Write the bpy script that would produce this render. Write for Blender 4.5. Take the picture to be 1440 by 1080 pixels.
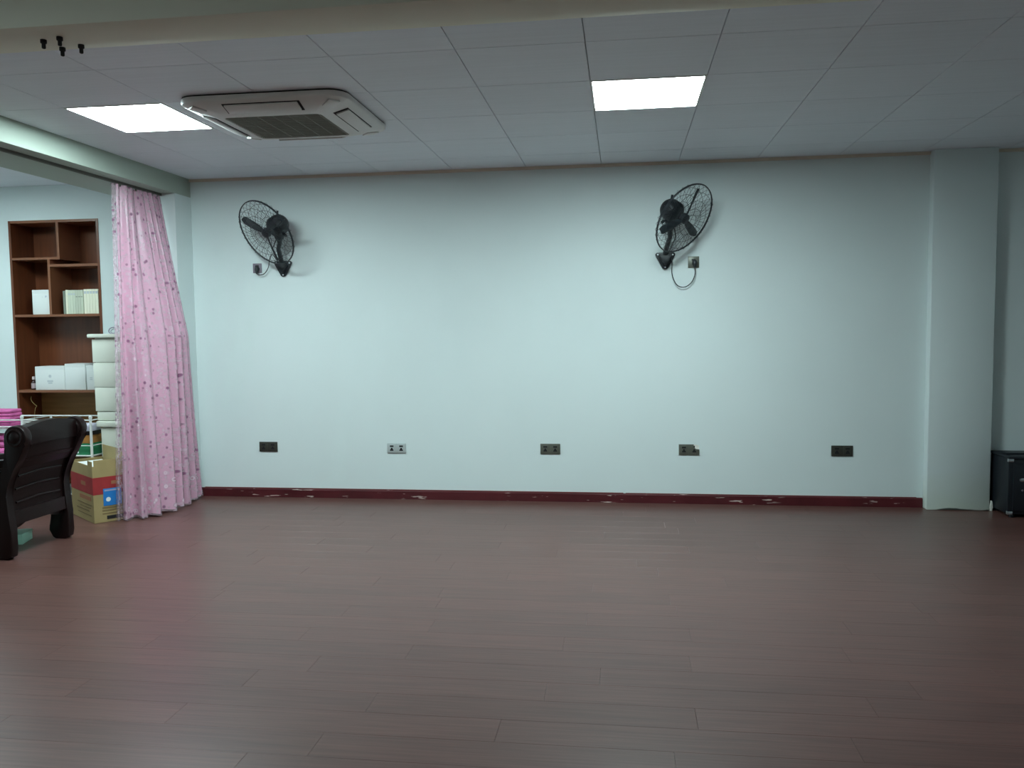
import bpy, bmesh, math, random
from mathutils import Vector, Matrix
random.seed(7)
C = bpy.context.scene.collection
for o in list(bpy.data.objects): bpy.data.objects.remove(o)

# ------------------------------------------------------------------ camera, world, exposure
F_PX, YAW, PITCH, ROLL, CAM_H, D, H = 1162.63, 0.1338, -0.0679, -0.0118, 1.4259, 6.6956, 2.711
def cam_axes():
    f = Vector((-math.sin(YAW)*math.cos(PITCH), math.cos(YAW)*math.cos(PITCH), math.sin(PITCH)))
    r = Vector((math.cos(YAW), math.sin(YAW), 0)); u = r.cross(f)
    c, s = math.cos(ROLL), math.sin(ROLL)
    return c*r + s*u, c*u - s*r, f
RT, UP, FW = cam_axes()
cam = bpy.data.cameras.new('camera'); cam.sensor_width = 36; cam.lens = F_PX/1440*36
camo = bpy.data.objects.new('camera', cam); C.objects.link(camo)
camo.matrix_world = Matrix(((RT.x, UP.x, -FW.x, 0), (RT.y, UP.y, -FW.y, 0), (RT.z, UP.z, -FW.z, CAM_H), (0, 0, 0, 1)))
cam.clip_start = 0.05
bpy.context.scene.camera = camo
w = bpy.data.worlds.new('world'); bpy.context.scene.world = w; w.use_nodes = True
w.node_tree.nodes['Background'].inputs[0].default_value = (0.5, 0.6, 0.65, 1)
w.node_tree.nodes['Background'].inputs[1].default_value = 0.05
vs = bpy.context.scene.view_settings
vs.view_transform = 'Standard'; vs.look = 'None'; vs.gamma = 1; vs.use_curve_mapping = False
vs.exposure = 0.0
PANEL_COL = (0.79, 1.0, 1.01)
PANEL_S = 70.0

# ------------------------------------------------------------------ materials
def mat(name, col, rough=0.6, metal=0.0, var=0.06, scale=4.0, bump=0.0, stretch=None, spec=0.5, detail=4, coat=0.0, rnd=0.0):
    m = bpy.data.materials.new(name); m.use_nodes = True
    nt = m.node_tree; b = nt.nodes['Principled BSDF']
    b.inputs['Roughness'].default_value = rough; b.inputs['Metallic'].default_value = metal
    b.inputs['Specular IOR Level'].default_value = spec
    b.inputs['Coat Weight'].default_value = coat
    tc = nt.nodes.new('ShaderNodeTexCoord'); mp = nt.nodes.new('ShaderNodeMapping')
    if stretch: mp.inputs['Scale'].default_value = stretch
    nt.links.new(tc.outputs['Object'], mp.inputs['Vector'])
    vec = mp.outputs['Vector']
    if rnd:
        oi = nt.nodes.new('ShaderNodeObjectInfo'); ad = nt.nodes.new('ShaderNodeVectorMath'); ad.operation = 'ADD'
        ml = nt.nodes.new('ShaderNodeMath'); ml.operation = 'MULTIPLY'; ml.inputs[1].default_value = 37.0
        nt.links.new(oi.outputs['Random'], ml.inputs[0])
        nt.links.new(vec, ad.inputs[0]); nt.links.new(ml.outputs[0], ad.inputs[1]); vec = ad.outputs[0]
    n = nt.nodes.new('ShaderNodeTexNoise'); n.inputs['Scale'].default_value = scale; n.inputs['Detail'].default_value = detail
    nt.links.new(vec, n.inputs['Vector'])
    r = nt.nodes.new('ShaderNodeValToRGB')
    r.color_ramp.elements[0].position = 0.3; r.color_ramp.elements[1].position = 0.7
    r.color_ramp.elements[0].color = tuple(c*(1-var) for c in col) + (1,)
    r.color_ramp.elements[1].color = tuple(min(1, c*(1+var)) for c in col) + (1,)
    nt.links.new(n.outputs['Fac'], r.inputs['Fac'])
    out = r.outputs['Color']
    if rnd:
        hsv = nt.nodes.new('ShaderNodeHueSaturation')
        mr = nt.nodes.new('ShaderNodeMapRange'); mr.inputs['To Min'].default_value = 1-rnd; mr.inputs['To Max'].default_value = 1+rnd
        nt.links.new(oi.outputs['Random'], mr.inputs['Value']); nt.links.new(mr.outputs[0], hsv.inputs['Value'])
        nt.links.new(out, hsv.inputs['Color']); out = hsv.outputs['Color']
    nt.links.new(out, b.inputs['Base Color'])
    if bump:
        bp = nt.nodes.new('ShaderNodeBump'); bp.inputs['Strength'].default_value = bump; bp.inputs['Distance'].default_value = 0.01
        nt.links.new(n.outputs['Fac'], bp.inputs['Height']); nt.links.new(bp.outputs[0], b.inputs['Normal'])
    m['out'] = 0
    return m
def colour_socket(m):
    return m.node_tree.nodes['Principled BSDF'].inputs['Base Color'].links[0].from_socket
def overlay(m, fac_socket, col):
    """mix another pigment over the base colour by a mask"""
    nt = m.node_tree; mx = nt.nodes.new('ShaderNodeMix'); mx.data_type = 'RGBA'
    s = colour_socket(m)
    nt.links.new(fac_socket, mx.inputs['Factor']); nt.links.new(s, mx.inputs[6]); mx.inputs[7].default_value = tuple(col) + (1,)
    nt.links.new(mx.outputs[2], nt.nodes['Principled BSDF'].inputs['Base Color'])
def emis(name, col, s):
    m = bpy.data.materials.new(name); m.use_nodes = True; nt = m.node_tree
    b = nt.nodes['Principled BSDF']; b.inputs['Base Color'].default_value = (0.9, 0.9, 0.9, 1)
    b.inputs['Emission Color'].default_value = col + (1,); b.inputs['Emission Strength'].default_value = s
    return m
def threshold(nt, src, lo, hi):
    mr = nt.nodes.new('ShaderNodeMapRange'); mr.inputs['From Min'].default_value = lo; mr.inputs['From Max'].default_value = hi
    nt.links.new(src, mr.inputs['Value']); return mr.outputs[0]
def math_node(nt, op, a, b):
    n = nt.nodes.new('ShaderNodeMath'); n.operation = op
    for i, v in enumerate((a, b)):
        if isinstance(v, (int, float)): n.inputs[i].default_value = v
        else: nt.links.new(v, n.inputs[i])
    return n.outputs[0]

M = {}
M['wall'] = mat('wall_paint', (0.72, 0.80, 0.80), 0.75, var=0.02, scale=1.3, bump=0.02)
M['ceil'] = mat('ceiling_tile', (0.76, 0.80, 0.86), 0.55, var=0.025, scale=2.0, stretch=(1, 20, 1), rnd=0.02)
M['void'] = mat('ceiling_void', (0.20, 0.21, 0.22), 0.9)
M['beam'] = mat('beam_cream_paint', (0.83, 0.83, 0.69), 0.7, var=0.03, scale=1.5)
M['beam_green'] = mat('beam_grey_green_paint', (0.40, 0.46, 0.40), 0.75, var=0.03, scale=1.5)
M['trim'] = mat('ceiling_trim', (0.66, 0.58, 0.48), 0.6)
M['plank'] = mat('floor_laminate', (0.112, 0.050, 0.042), 0.34, var=0.22, scale=3.0, stretch=(1.0, 30, 1), bump=0.03, detail=6, rnd=0.07)
M['joint'] = mat('floor_joint', (0.08, 0.04, 0.035), 0.8)
M['white'] = mat('white_plastic', (0.78, 0.80, 0.76), 0.4, var=0.02)
M['acwhite'] = mat('ac_plastic', (0.72, 0.72, 0.70), 0.5, var=0.02)
M['grille'] = mat('ac_filter_mesh', (0.30, 0.31, 0.27), 0.8, var=0.06, scale=30)
M['dark'] = mat('dark_recess', (0.02, 0.02, 0.02), 0.9)
M['black'] = mat('black_fan_paint', (0.012, 0.016, 0.02), 0.42, var=0.1)
M['wire'] = mat('fan_wire', (0.02, 0.025, 0.03), 0.45)
M['shelfwood'] = mat('brown_veneer', (0.15, 0.045, 0.018), 0.34, var=0.2, scale=2.0, stretch=(14, 14, 1.0))
M['edgewood'] = mat('brown_edge_band', (0.23, 0.088, 0.042), 0.35, var=0.12, scale=2.0)
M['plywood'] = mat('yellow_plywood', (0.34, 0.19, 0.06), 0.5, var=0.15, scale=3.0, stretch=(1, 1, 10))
M['rosewood'] = mat('dark_rosewood', (0.009, 0.0035, 0.0035), 0.36, var=0.3, scale=3.0, stretch=(1, 8, 1), spec=0.28)
M['rack'] = mat('white_metal', (0.80, 0.82, 0.80), 0.35, var=0.02)
M['drawer'] = mat('cream_plastic', (0.76, 0.78, 0.69), 0.42, var=0.02)
M['card'] = mat('cardboard', (0.36, 0.27, 0.12), 0.85, var=0.08, scale=8)
M['red'] = mat('red_print', (0.33, 0.022, 0.025), 0.7, var=0.12, scale=12)
M['blue'] = mat('blue_sticker', (0.015, 0.19, 0.55), 0.5, var=0.05)
M['ink'] = mat('brown_ink', (0.20, 0.14, 0.06), 0.8)
M['inkred'] = mat('faded_red_ink', (0.36, 0.14, 0.07), 0.8)
M['paper'] = mat('white_carton', (0.78, 0.81, 0.80), 0.6, var=0.02)
M['greymark'] = mat('grey_print', (0.56, 0.60, 0.62), 0.7)
M['bluemark'] = mat('blue_grey_print', (0.33, 0.36, 0.52), 0.7)
M['bookgrey'] = mat('greenish_book_cover', (0.58, 0.62, 0.50), 0.5, var=0.05, rnd=0.12)
M['bookwhite'] = mat('cream_book_cover', (0.83, 0.82, 0.66), 0.5, var=0.04, rnd=0.06)
M['bookdark'] = mat('dark_green_book_cover', (0.22, 0.25, 0.20), 0.5)
M['pages'] = mat('book_pages', (0.75, 0.72, 0.62), 0.8)
M['pink'] = mat('pink_towel', (0.62, 0.13, 0.36), 0.95, var=0.2, scale=12, bump=0.3)
M['green'] = mat('green_carton', (0.015, 0.18, 0.075), 0.6)
M['orange'] = mat('orange_carton', (0.42, 0.18, 0.04), 0.6)
M['mint'] = mat('mint_carton', (0.36, 0.66, 0.53), 0.6, var=0.04)
M['darkred'] = mat('dark_red_box', (0.16, 0.02, 0.02), 0.6)
M['case'] = mat('black_case_vinyl', (0.008, 0.011, 0.016), 0.45, var=0.1, scale=60, bump=0.1)
M['chrome'] = mat('steel', (0.62, 0.66, 0.70), 0.3, metal=0.9, var=0.05)
M['bronze'] = mat('bronze_grey_plate', (0.135, 0.14, 0.115), 0.38, metal=0.35, var=0.08)
M['darkplate'] = mat('dark_bronze_plate', (0.055, 0.055, 0.045), 0.36, metal=0.3, var=0.1)
M['silver'] = mat('silver_plate', (0.52, 0.57, 0.57), 0.35, metal=0.2, var=0.03)
M['purple'] = mat('mauve_plate', (0.20, 0.17, 0.21), 0.5, var=0.06)
M['slot'] = mat('socket_slot', (0.008, 0.008, 0.01), 0.7)
M['plaster'] = mat('broken_plaster', (0.80, 0.80, 0.74), 0.9, var=0.1, scale=40, bump=0.4)
M['lilac'] = mat('lilac_film', (0.62, 0.60, 0.72), 0.4, var=0.08, scale=20, bump=0.2)
M['cap'] = mat('bottle_cap', (0.72, 0.60, 0.62), 0.5)
M['bottle'] = mat('brown_bottle_glass', (0.035, 0.012, 0.012), 0.2)
M['blabel'] = mat('bottle_label', (0.46, 0.36, 0.38), 0.6)
M['tape'] = mat('mauve_ring', (0.25, 0.22, 0.30), 0.4)
M['lamp'] = emis('lit_diffuser', PANEL_COL, PANEL_S)
M['lamp_dim'] = emis('dimmer_lit_diffuser', PANEL_COL, PANEL_S*0.48)
M['track'] = mat('curtain_track', (0.11, 0.11, 0.09), 0.5)
M['cablewhite'] = mat('pale_cable', (0.36, 0.26, 0.11), 0.5)

# scuffed baseboard: dark red paint with pale chips
m = mat('red_baseboard_paint', (0.085, 0.011, 0.015), 0.4, var=0.2, scale=5); nt = m.node_tree
tc = nt.nodes.new('ShaderNodeTexCoord'); mp = nt.nodes.new('ShaderNodeMapping'); mp.inputs['Scale'].default_value = (6, 1, 46); mp.inputs['Rotation'].default_value = (0, 0.16, 0)
nt.links.new(tc.outputs['Object'], mp.inputs['Vector'])
n1 = nt.nodes.new('ShaderNodeTexNoise'); n1.inputs['Scale'].default_value = 1.0; n1.inputs['Detail'].default_value = 3
nt.links.new(mp.outputs[0], n1.inputs['Vector'])
n2 = nt.nodes.new('ShaderNodeTexNoise'); n2.inputs['Scale'].default_value = 1.1
nt.links.new(tc.outputs['Object'], n2.inputs['Vector'])
a1 = threshold(nt, n1.outputs['Fac'], 0.645, 0.67); a2 = threshold(nt, n2.outputs['Fac'], 0.40, 0.47)
overlay(m, math_node(nt, 'MULTIPLY', a1, a2), (0.62, 0.48, 0.44)); M['base'] = m

# pillar: wall paint with a yellowed stain just above the floor
m = mat('pillar_paint', (0.72, 0.80, 0.80), 0.75, var=0.02, scale=1.3); nt = m.node_tree
tc = nt.nodes.new('ShaderNodeTexCoord'); sx = nt.nodes.new('ShaderNodeSeparateXYZ'); nt.links.new(tc.outputs['Object'], sx.inputs[0])
n1 = nt.nodes.new('ShaderNodeTexNoise'); n1.inputs['Scale'].default_value = 5
nt.links.new(tc.outputs['Object'], n1.inputs['Vector'])
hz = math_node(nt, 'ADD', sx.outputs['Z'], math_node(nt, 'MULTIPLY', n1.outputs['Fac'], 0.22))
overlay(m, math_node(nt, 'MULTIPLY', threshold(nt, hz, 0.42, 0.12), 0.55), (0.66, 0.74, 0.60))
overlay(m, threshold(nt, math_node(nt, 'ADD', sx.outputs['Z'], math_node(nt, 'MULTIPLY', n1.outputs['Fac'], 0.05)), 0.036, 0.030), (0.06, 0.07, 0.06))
M['pillar'] = m

# curtain fabrics
m = mat('pink_satin', (0.67, 0.34, 0.48), 0.27, var=0.06, scale=3); b = m.node_tree.nodes['Principled BSDF']
b.inputs['Sheen Weight'].default_value = 0.3; M['satin'] = m
m = bpy.data.materials.new('flowered_voile'); m.use_nodes = True; nt = m.node_tree; b = nt.nodes['Principled BSDF']
b.inputs['Roughness'].default_value = 0.6
uv = nt.nodes.new('ShaderNodeUVMap'); uv.uv_map = 'UVMap'
def vor(scale, rand=1.0):
    v = nt.nodes.new('ShaderNodeTexVoronoi'); v.inputs['Scale'].default_value = scale; v.inputs['Randomness'].default_value = rand
    nt.links.new(uv.outputs[0], v.inputs['Vector']); return v
v1 = vor(17); v2 = vor(30)
dots = threshold(nt, v1.outputs['Distance'], 0.23, 0.15)          # dark rose dots
ring = math_node(nt, 'MULTIPLY', threshold(nt, v2.outputs['Distance'], 0.42, 0.36), threshold(nt, v2.outputs['Distance'], 0.16, 0.2))   # pale little flowers
sx = nt.nodes.new('ShaderNodeSeparateXYZ'); nt.links.new(uv.outputs[0], sx.inputs[0])
v3 = vor(13); low = threshold(nt, sx.outputs['Y'], 0.9, 0.2)
big = math_node(nt, 'MULTIPLY', math_node(nt, 'MULTIPLY', threshold(nt, v3.outputs['Distance'], 0.27, 0.20), threshold(nt, v3.outputs['Distance'], 0.08, 0.13)), math_node(nt, 'MULTIPLY', low, 0.7))
mx = nt.nodes.new('ShaderNodeMix'); mx.data_type = 'RGBA'; mx.inputs[6].default_value = (0.68, 0.50, 0.58, 1); mx.inputs[7].default_value = (0.24, 0.09, 0.18, 1)
nt.links.new(dots, mx.inputs['Factor'])
mx2 = nt.nodes.new('ShaderNodeMix'); mx2.data_type = 'RGBA'; mx2.inputs[7].default_value = (0.84, 0.72, 0.80, 1)
nt.links.new(mx.outputs[2], mx2.inputs[6]); fl = math_node(nt, 'MAXIMUM', math_node(nt, 'MULTIPLY', ring, 0.35), big); nt.links.new(math_node(nt, 'MULTIPLY', fl, math_node(nt, 'SUBTRACT', 1.0, dots)), mx2.inputs['Factor'])
nt.links.new(mx2.outputs[2], b.inputs['Base Color'])
tr = nt.nodes.new('ShaderNodeBsdfTransparent'); ms = nt.nodes.new('ShaderNodeMixShader')
al = math_node(nt, 'ADD', 0.30, math_node(nt, 'MULTIPLY', math_node(nt, 'MAXIMUM', math_node(nt, 'MULTIPLY', dots, 0.9), math_node(nt, 'MULTIPLY', fl, 0.75)), 0.6))
nt.links.new(al, ms.inputs['Fac']); nt.links.new(tr.outputs[0], ms.inputs[1]); nt.links.new(b.outputs[0], ms.inputs[2])
nt.links.new(ms.outputs[0], nt.nodes['Material Output'].inputs['Surface']); M['voile'] = m

# ------------------------------------------------------------------ mesh helpers
def box(bm, x0, x1, y0, y1, z0, z1, bev=0.0, seg=2, mtx=None):
    vs_ = [bm.verts.new((x, y, z)) for x in (x0, x1) for y in (y0, y1) for z in (z0, z1)]
    fs = [bm.faces.new([vs_[i] for i in f]) for f in ((0, 1, 3, 2), (4, 6, 7, 5), (0, 4, 5, 1), (2, 3, 7, 6), (0, 2, 6, 4), (1, 5, 7, 3))]
    if bev:
        es = list({e for f in fs for e in f.edges})
        r = bmesh.ops.bevel(bm, geom=es, offset=bev, segments=seg, affect='EDGES', profile=0.5)
        vs_ = list({v for f in r['faces'] for v in f.verts} | {v for v in vs_ if v.is_valid})
    if mtx is not None:
        for v in vs_: v.co = mtx @ v.co
    return vs_
def tube(bm, pts, r, sides=6, closed=False, cap=True):
    pts = [Vector(p) for p in pts]; n = len(pts); rings = []
    rr = r if isinstance(r, (list, tuple)) else [r]*n
    ref = None
    for i, p in enumerate(pts):
        a = pts[(i-1) % n] if (closed or i > 0) else p; c = pts[(i+1) % n] if (closed or i < n-1) else p
        t = (c-a).normalized()
        if ref is None: ref = t.orthogonal().normalized()
        ref = (ref - t*ref.dot(t)); ref = ref.normalized() if ref.length > 1e-6 else t.orthogonal().normalized()
        b_ = t.cross(ref)
        rings.append([bm.verts.new(p + (ref*math.cos(2*math.pi*k/sides) + b_*math.sin(2*math.pi*k/sides))*rr[i]) for k in range(sides)])
    for i in range(n if closed else n-1):
        A, B = rings[i], rings[(i+1) % n]
        for k in range(sides): bm.faces.new((A[k], A[(k+1) % sides], B[(k+1) % sides], B[k]))
    if cap and not closed: bm.faces.new(list(reversed(rings[0]))); bm.faces.new(rings[-1])
def lathe(bm, prof, mtx=None, sides=24):
    """profile of (radius, z) turned about local z"""
    rings = []
    for (r, z) in prof:
        rings.append([bm.verts.new((r*math.cos(2*math.pi*k/sides), r*math.sin(2*math.pi*k/sides), z)) for k in range(sides)])
    for A, B in zip(rings, rings[1:]):
        for k in range(sides): bm.faces.new((A[k], A[(k+1) % sides], B[(k+1) % sides], B[k]))
    bm.faces.new(list(reversed(rings[0]))); bm.faces.new(rings[-1])
    if mtx is not None:
        for R_ in rings:
            for v in R_: v.co = mtx @ v.co
def prism(bm, poly, lift, vec, bev=0.0):
    """poly of 2-d points lifted to 3-d by lift(a, b), extruded by vec"""
    A = [bm.verts.new(lift(*p)) for p in poly]; B = [bm.verts.new(v.co + Vector(vec)) for v in A]; n = len(A)
    fs = [bm.faces.new(A), bm.faces.new(list(reversed(B)))]
    for i in range(n): fs.append(bm.faces.new((A[i], B[i], B[(i+1) % n], A[(i+1) % n])))
    if bev:
        es = [e for f in fs[:2] for e in f.edges]
        bmesh.ops.bevel(bm, geom=es, offset=bev, segments=2, affect='EDGES', profile=0.5)
def obj(name, bm, material, parent=None, origin=None, smooth=True):
    """one mesh object; world-space verts are re-based on the parent's (or the given) origin"""
    bmesh.ops.recalc_face_normals(bm, faces=bm.faces)
    o0 = Vector(parent['_o']) if parent is not None else Vector(origin or (0, 0, 0))
    for v in bm.verts: v.co -= o0
    me = bpy.data.meshes.new(name); bm.to_mesh(me); bm.free()
    if smooth:
        me.shade_smooth(); me.set_sharp_from_angle(angle=math.radians(38))
    me.materials.append(material if not isinstance(material, str) else M[material])
    o = bpy.data.objects.new(name, me); C.objects.link(o); o['_o'] = tuple(o0)
    if parent is not None: o.parent = parent
    else: o.location = o0
    return o
def tag(o, label, cat, group=None):
    o['label'] = label; o['category'] = cat
    if group: o['group'] = group
    return o
def thing(name, label, cat, loc, group=None):
    o = bpy.data.objects.new(name, None); C.objects.link(o); o.location = loc; o['_o'] = tuple(loc)
    o.empty_display_size = 0.05
    return tag(o, label, cat, group)
def struct(name, bm, material, **k):
    o = obj(name, bm, material, **k); o['kind'] = 'structure'; return o
def bx(*a, **k):
    bm = bmesh.new(); box(bm, *a, **k); return bm
def part(name, material, parent, *a, **k): return obj(name, bx(*a, **k), material, parent)

# ------------------------------------------------------------------ the shell
XL, XR, YF = -6.3, 4.3, -2.6
NX0, NX1, NZ0, NZ1 = -5.353, -4.498, 0.09, 2.412                 # bookcase niche
bm = bmesh.new(); T = 0.34
box(bm, XL, NX0, D, D+T, 0, H+0.1); box(bm, NX1, XR, D, D+T, 0, H+0.1)
box(bm, NX0, NX1, D, D+T, NZ1, H+0.1); box(bm, NX0, NX1, D, D+T, 0, NZ0); box(bm, NX0, NX1, D+T-0.02, D+T, NZ0, NZ1)
struct('wall_back', bm, 'wall')
struct('wall_left', bx(XL-0.15, XL, YF, D+T, 0, H+0.1), 'wall')
struct('wall_right', bx(XR, XR+0.15, YF, D+T, 0, H+0.1), 'wall')
struct('wall_front', bx(XL, XR, YF-0.15, YF, 0, H+0.1), 'wall')
# pilaster closing the curtain opening, and the pillar at the other end of the wall
struct('pilaster', bx(-3.92, -3.638, 6.44, D, 0, 2.56), 'wall')
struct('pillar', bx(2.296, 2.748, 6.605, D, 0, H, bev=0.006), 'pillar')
# beams
LB0, LB1, LBZ = -4.20, -3.638, 2.56
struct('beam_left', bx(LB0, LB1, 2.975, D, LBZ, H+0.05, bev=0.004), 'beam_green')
cb = struct('beam_cross', bx(XL, XR, 2.735, 2.972, 2.5, H+0.05, bev=0.004), 'beam')
for (x, y) in ((-2.104, 2.858), (-2.027, 2.841), (-2.092, 2.945), (-2.004, 2.929)):
    bm = bmesh.new(); lathe(bm, [(0.011, 0.0), (0.011, -0.012), (0.007, -0.014), (0.007, -0.03), (0.004, -0.032)], Matrix.Translation((x, y, 2.5)), 10)
    obj('anchor_bolt', bm, 'dark', cb)
# wall angle under the ceiling
bm = bmesh.new(); box(bm, LB1, XR, D-0.022, D, H-0.022, H-0.001); struct('trim_1', bm, 'trim')

# ceiling: slab, with separate lay-in tiles between beam and wall
bm = bmesh.new(); box(bm, XL, XR, YF, D+T, H+0.02, H+0.10); ceil = struct('ceiling', bm, 'void')
bm = bmesh.new(); box(bm, XL, XR, YF, 2.735, H, H+0.019); box(bm, XL, LB0, 2.972, D, H, H+0.019)
# (areas the photograph does not show: one plain board)
obj('board', bm, 'ceil', ceil)
GX, GY, G = -0.166, 3.845, 0.5985
skip = {(0, 1), (-5, 1), (-3, 1), (-4, 1)}
def tile_mesh(w_, d_):
    bm = bmesh.new(); g = 0.0019
    box(bm, g, w_-g, g, d_-g, 0, 0.018, bev=0.0015, seg=1)
    me = bpy.data.meshes.new('tile'); bmesh.ops.recalc_face_normals(bm, faces=bm.faces); bm.to_mesh(me); bm.free(); me.materials.append(M['ceil']); return me
cache = {}
LIGHTS = ((0, 1), (-5, 1))
for i in range(-6, 8):
    for j in range(-2, 5):
        x0, x1 = max(GX+i*0.6, LB1), min(GX+(i+1)*0.6, XR); y0, y1 = max(GY+j*0.6, 2.973), min(GY+(j+1)*0.6, D)
        if x1-x0 < 0.03 or y1-y0 < 0.03 or (i, j) in LIGHTS: continue
        k = (round(x1-x0, 3), round(y1-y0, 3))
        if k not in cache: cache[k] = tile_mesh(*k)
        o = bpy.data.objects.new('tile', cache[k]); C.objects.link(o); o.parent = ceil; o.location = (x0, y0, H)

# floor: sub-floor with separate laminate planks in the part the photograph shows
bm = bmesh.new(); box(bm, XL-0.1, XR+0.1, YF-0.1, D+T, -0.12, -0.012)
floor = struct('floor', bm, 'joint')
PW, PL, PY0 = 0.165, 1.22, 2.40
bm = bmesh.new(); box(bm, XL, XR, YF, PY0, -0.012, 0); obj('boards_behind', bm, 'plank', floor)
def plank_mesh(l, w_):
    bm = bmesh.new(); box(bm, 0.0004, l-0.0004, 0.0003, w_-0.0003, -0.012, 0, bev=0.0004, seg=1)
    bmesh.ops.recalc_face_normals(bm, faces=bm.faces)
    me = bpy.data.meshes.new('plank'); bm.to_mesh(me); bm.free(); me.materials.append(M['plank']); return me
cache = {}
row = 0; y = PY0
while y < D:
    w_ = min(PW, D-y)
    x = -5.75 - random.uniform(0, PL)
    while x < XR:
        x0, x1 = max(x, -5.75 if row % 1 == 0 else x), min(x+PL, XR)
        if x1-x0 > 0.02:
            k = (round(x1-x0, 3), round(w_, 3))
            if k not in cache: cache[k] = plank_mesh(*k)
            o = bpy.data.objects.new('plank', cache[k]); C.objects.link(o); o.parent = floor; o.location = (x0, y, 0)
        x += PL
    y += PW; row += 1
bm = bmesh.new(); box(bm, XL, -5.75, PY0, D, -0.012, 0); obj('boards_beside', bm, 'plank', floor)

# baseboard
bm = bmesh.new()
prism(bm, [(0, 0), (0.016, 0), (0.016, 0.066), (0.010, 0.073), (0.004, 0.075), (0, 0.075)], lambda a, z: Vector((-3.637, D-a, z)), (5.93, 0, 0))
struct('baseboard_back', bm, 'base')
bm = bmesh.new(); box(bm, -3.60, -0.0, D-0.011, D, 0.0755, 0.080); box(bm, 0.02, 2.25, D-0.009, D, 0.0755, 0.079)
obj('painted_shadow_line', bm, 'darkred', bpy.data.objects['baseboard_back'])  # dark strips stand in for the shadow line along the baseboard's top edge

# ------------------------------------------------------------------ lamps
def panel_light(i, j, label):
    x0, y0 = GX+i*0.6, GY+j*0.6
    t = thing('ceiling_light', label, 'ceiling light', (x0+0.3, y0+0.3, H), 'square lit panels in the ceiling')
    bm = bmesh.new(); fw = 0.010
    for a in ((x0, x0+0.6, y0, y0+fw), (x0, x0+0.6, y0+0.6-fw, y0+0.6), (x0, x0+fw, y0+fw, y0+0.6-fw), (x0+0.6-fw, x0+0.6, y0+fw, y0+0.6-fw)):
        box(bm, *a, H-0.004, H+0.019)
    obj('frame', bm, 'white', t)
    part('diffuser', 'lamp', t, x0+fw, x0+0.6-fw, y0+fw, y0+0.6-fw, H+0.006, H+0.018)
panel_light(0, 1, 'lit square panel lamp flush in ceiling, alone between bare tiles')
panel_light(-5, 1, 'lit square panel lamp flush in ceiling, beside the cassette air conditioner')

def hung_light(x0, y0, label):
    t = thing('ceiling_light', label, 'ceiling light', (x0+0.3, y0+0.3, H), 'square lit panels in the ceiling')
    bm = bmesh.new(); fw = 0.010; z1 = H-0.001
    for a in ((x0, x0+0.6, y0, y0+fw), (x0, x0+0.6, y0+0.6-fw, y0+0.6), (x0, x0+fw, y0+fw, y0+0.6-fw), (x0+0.6-fw, x0+0.6, y0+fw, y0+0.6-fw)):
        box(bm, *a, H-0.014, z1)
    obj('frame', bm, 'white', t)
    part('diffuser', 'lamp_dim', t, x0+fw, x0+0.6-fw, y0+fw, y0+0.6-fw, H-0.012, z1)
hung_light(-5.45, 5.0, 'lit square panel lamp over the armchair side of the curtain')
hung_light(-3.166, 0.6, 'lit square panel lamp behind the cross beam, towards the armchair')

# ------------------------------------------------------------------ cassette air conditioner
AX, AY = -1.95, 4.765
ac = thing('cassette_air_conditioner', 'white ceiling cassette air conditioner with dark central intake grille', 'air conditioner', (AX, AY, H))
def rrect(hx, hy, r, z, n=6):
    pts = []
    for (sx_, sy_, a0) in ((1, 1, 0), (-1, 1, 90), (-1, -1, 180), (1, -1, 270)):
        for k in range(n+1):
            a = math.radians(a0+90*k/n); pts.append((AX+sx_*(hx-r)+r*math.cos(a), AY+sy_*(hy-r)+r*math.sin(a), z))
    return pts
def loft(bm, rings, cap_last=True, cap_first=False):
    R_ = [[bm.verts.new(p) for p in r] for r in rings]
    for A, B in zip(R_, R_[1:]):
        n = len(A)
        for k in range(n): bm.faces.new((A[k], A[(k+1) % n], B[(k+1) % n], B[k]))
    if cap_last: bm.faces.new(R_[-1])
    if cap_first: bm.faces.new(list(reversed(R_[0])))
bm = bmesh.new()
loft(bm, [rrect(0.470, 0.43, 0.10, H), rrect(0.470, 0.43, 0.10, H-0.008), rrect(0.482, 0.44, 0.11, H-0.009), rrect(0.482, 0.44, 0.11, H-0.030), rrect(0.476, 0.434, 0.10, H-0.038),
          rrect(0.305, 0.29, 0.05, H-0.086), rrect(0.285, 0.265, 0.035, H-0.086), rrect(0.283, 0.263, 0.035, H-0.078)], cap_last=False)
obj('panel', bm, 'acwhite', ac)
bm = bmesh.new(); loft(bm, [rrect(0.476, 0.435, 0.10, H-0.001), rrect(0.476, 0.435, 0.10, H-0.008)], cap_first=True); obj('painted_gap_shade', bm, 'dark', ac)  # dark ring paints the shade in the gap between panel and ceiling
gr = part('intake_grille', 'grille', ac, AX-0.284, AX+0.284, AY-0.264, AY+0.264, H-0.080, H-0.072)
bm = bmesh.new()
for k in range(22):
    yy = AY-0.25+k*0.5/21; box(bm, AX-0.28, AX+0.28, yy-0.003, yy+0.003, H-0.084, H-0.080)
for k in range(7):
    xx = AX-0.27+k*0.54/6; box(bm, xx-0.003, xx+0.003, AY-0.26, AY+0.26, H-0.0835, H-0.080)
obj('grille_bars', bm, 'grille', gr)
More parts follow.
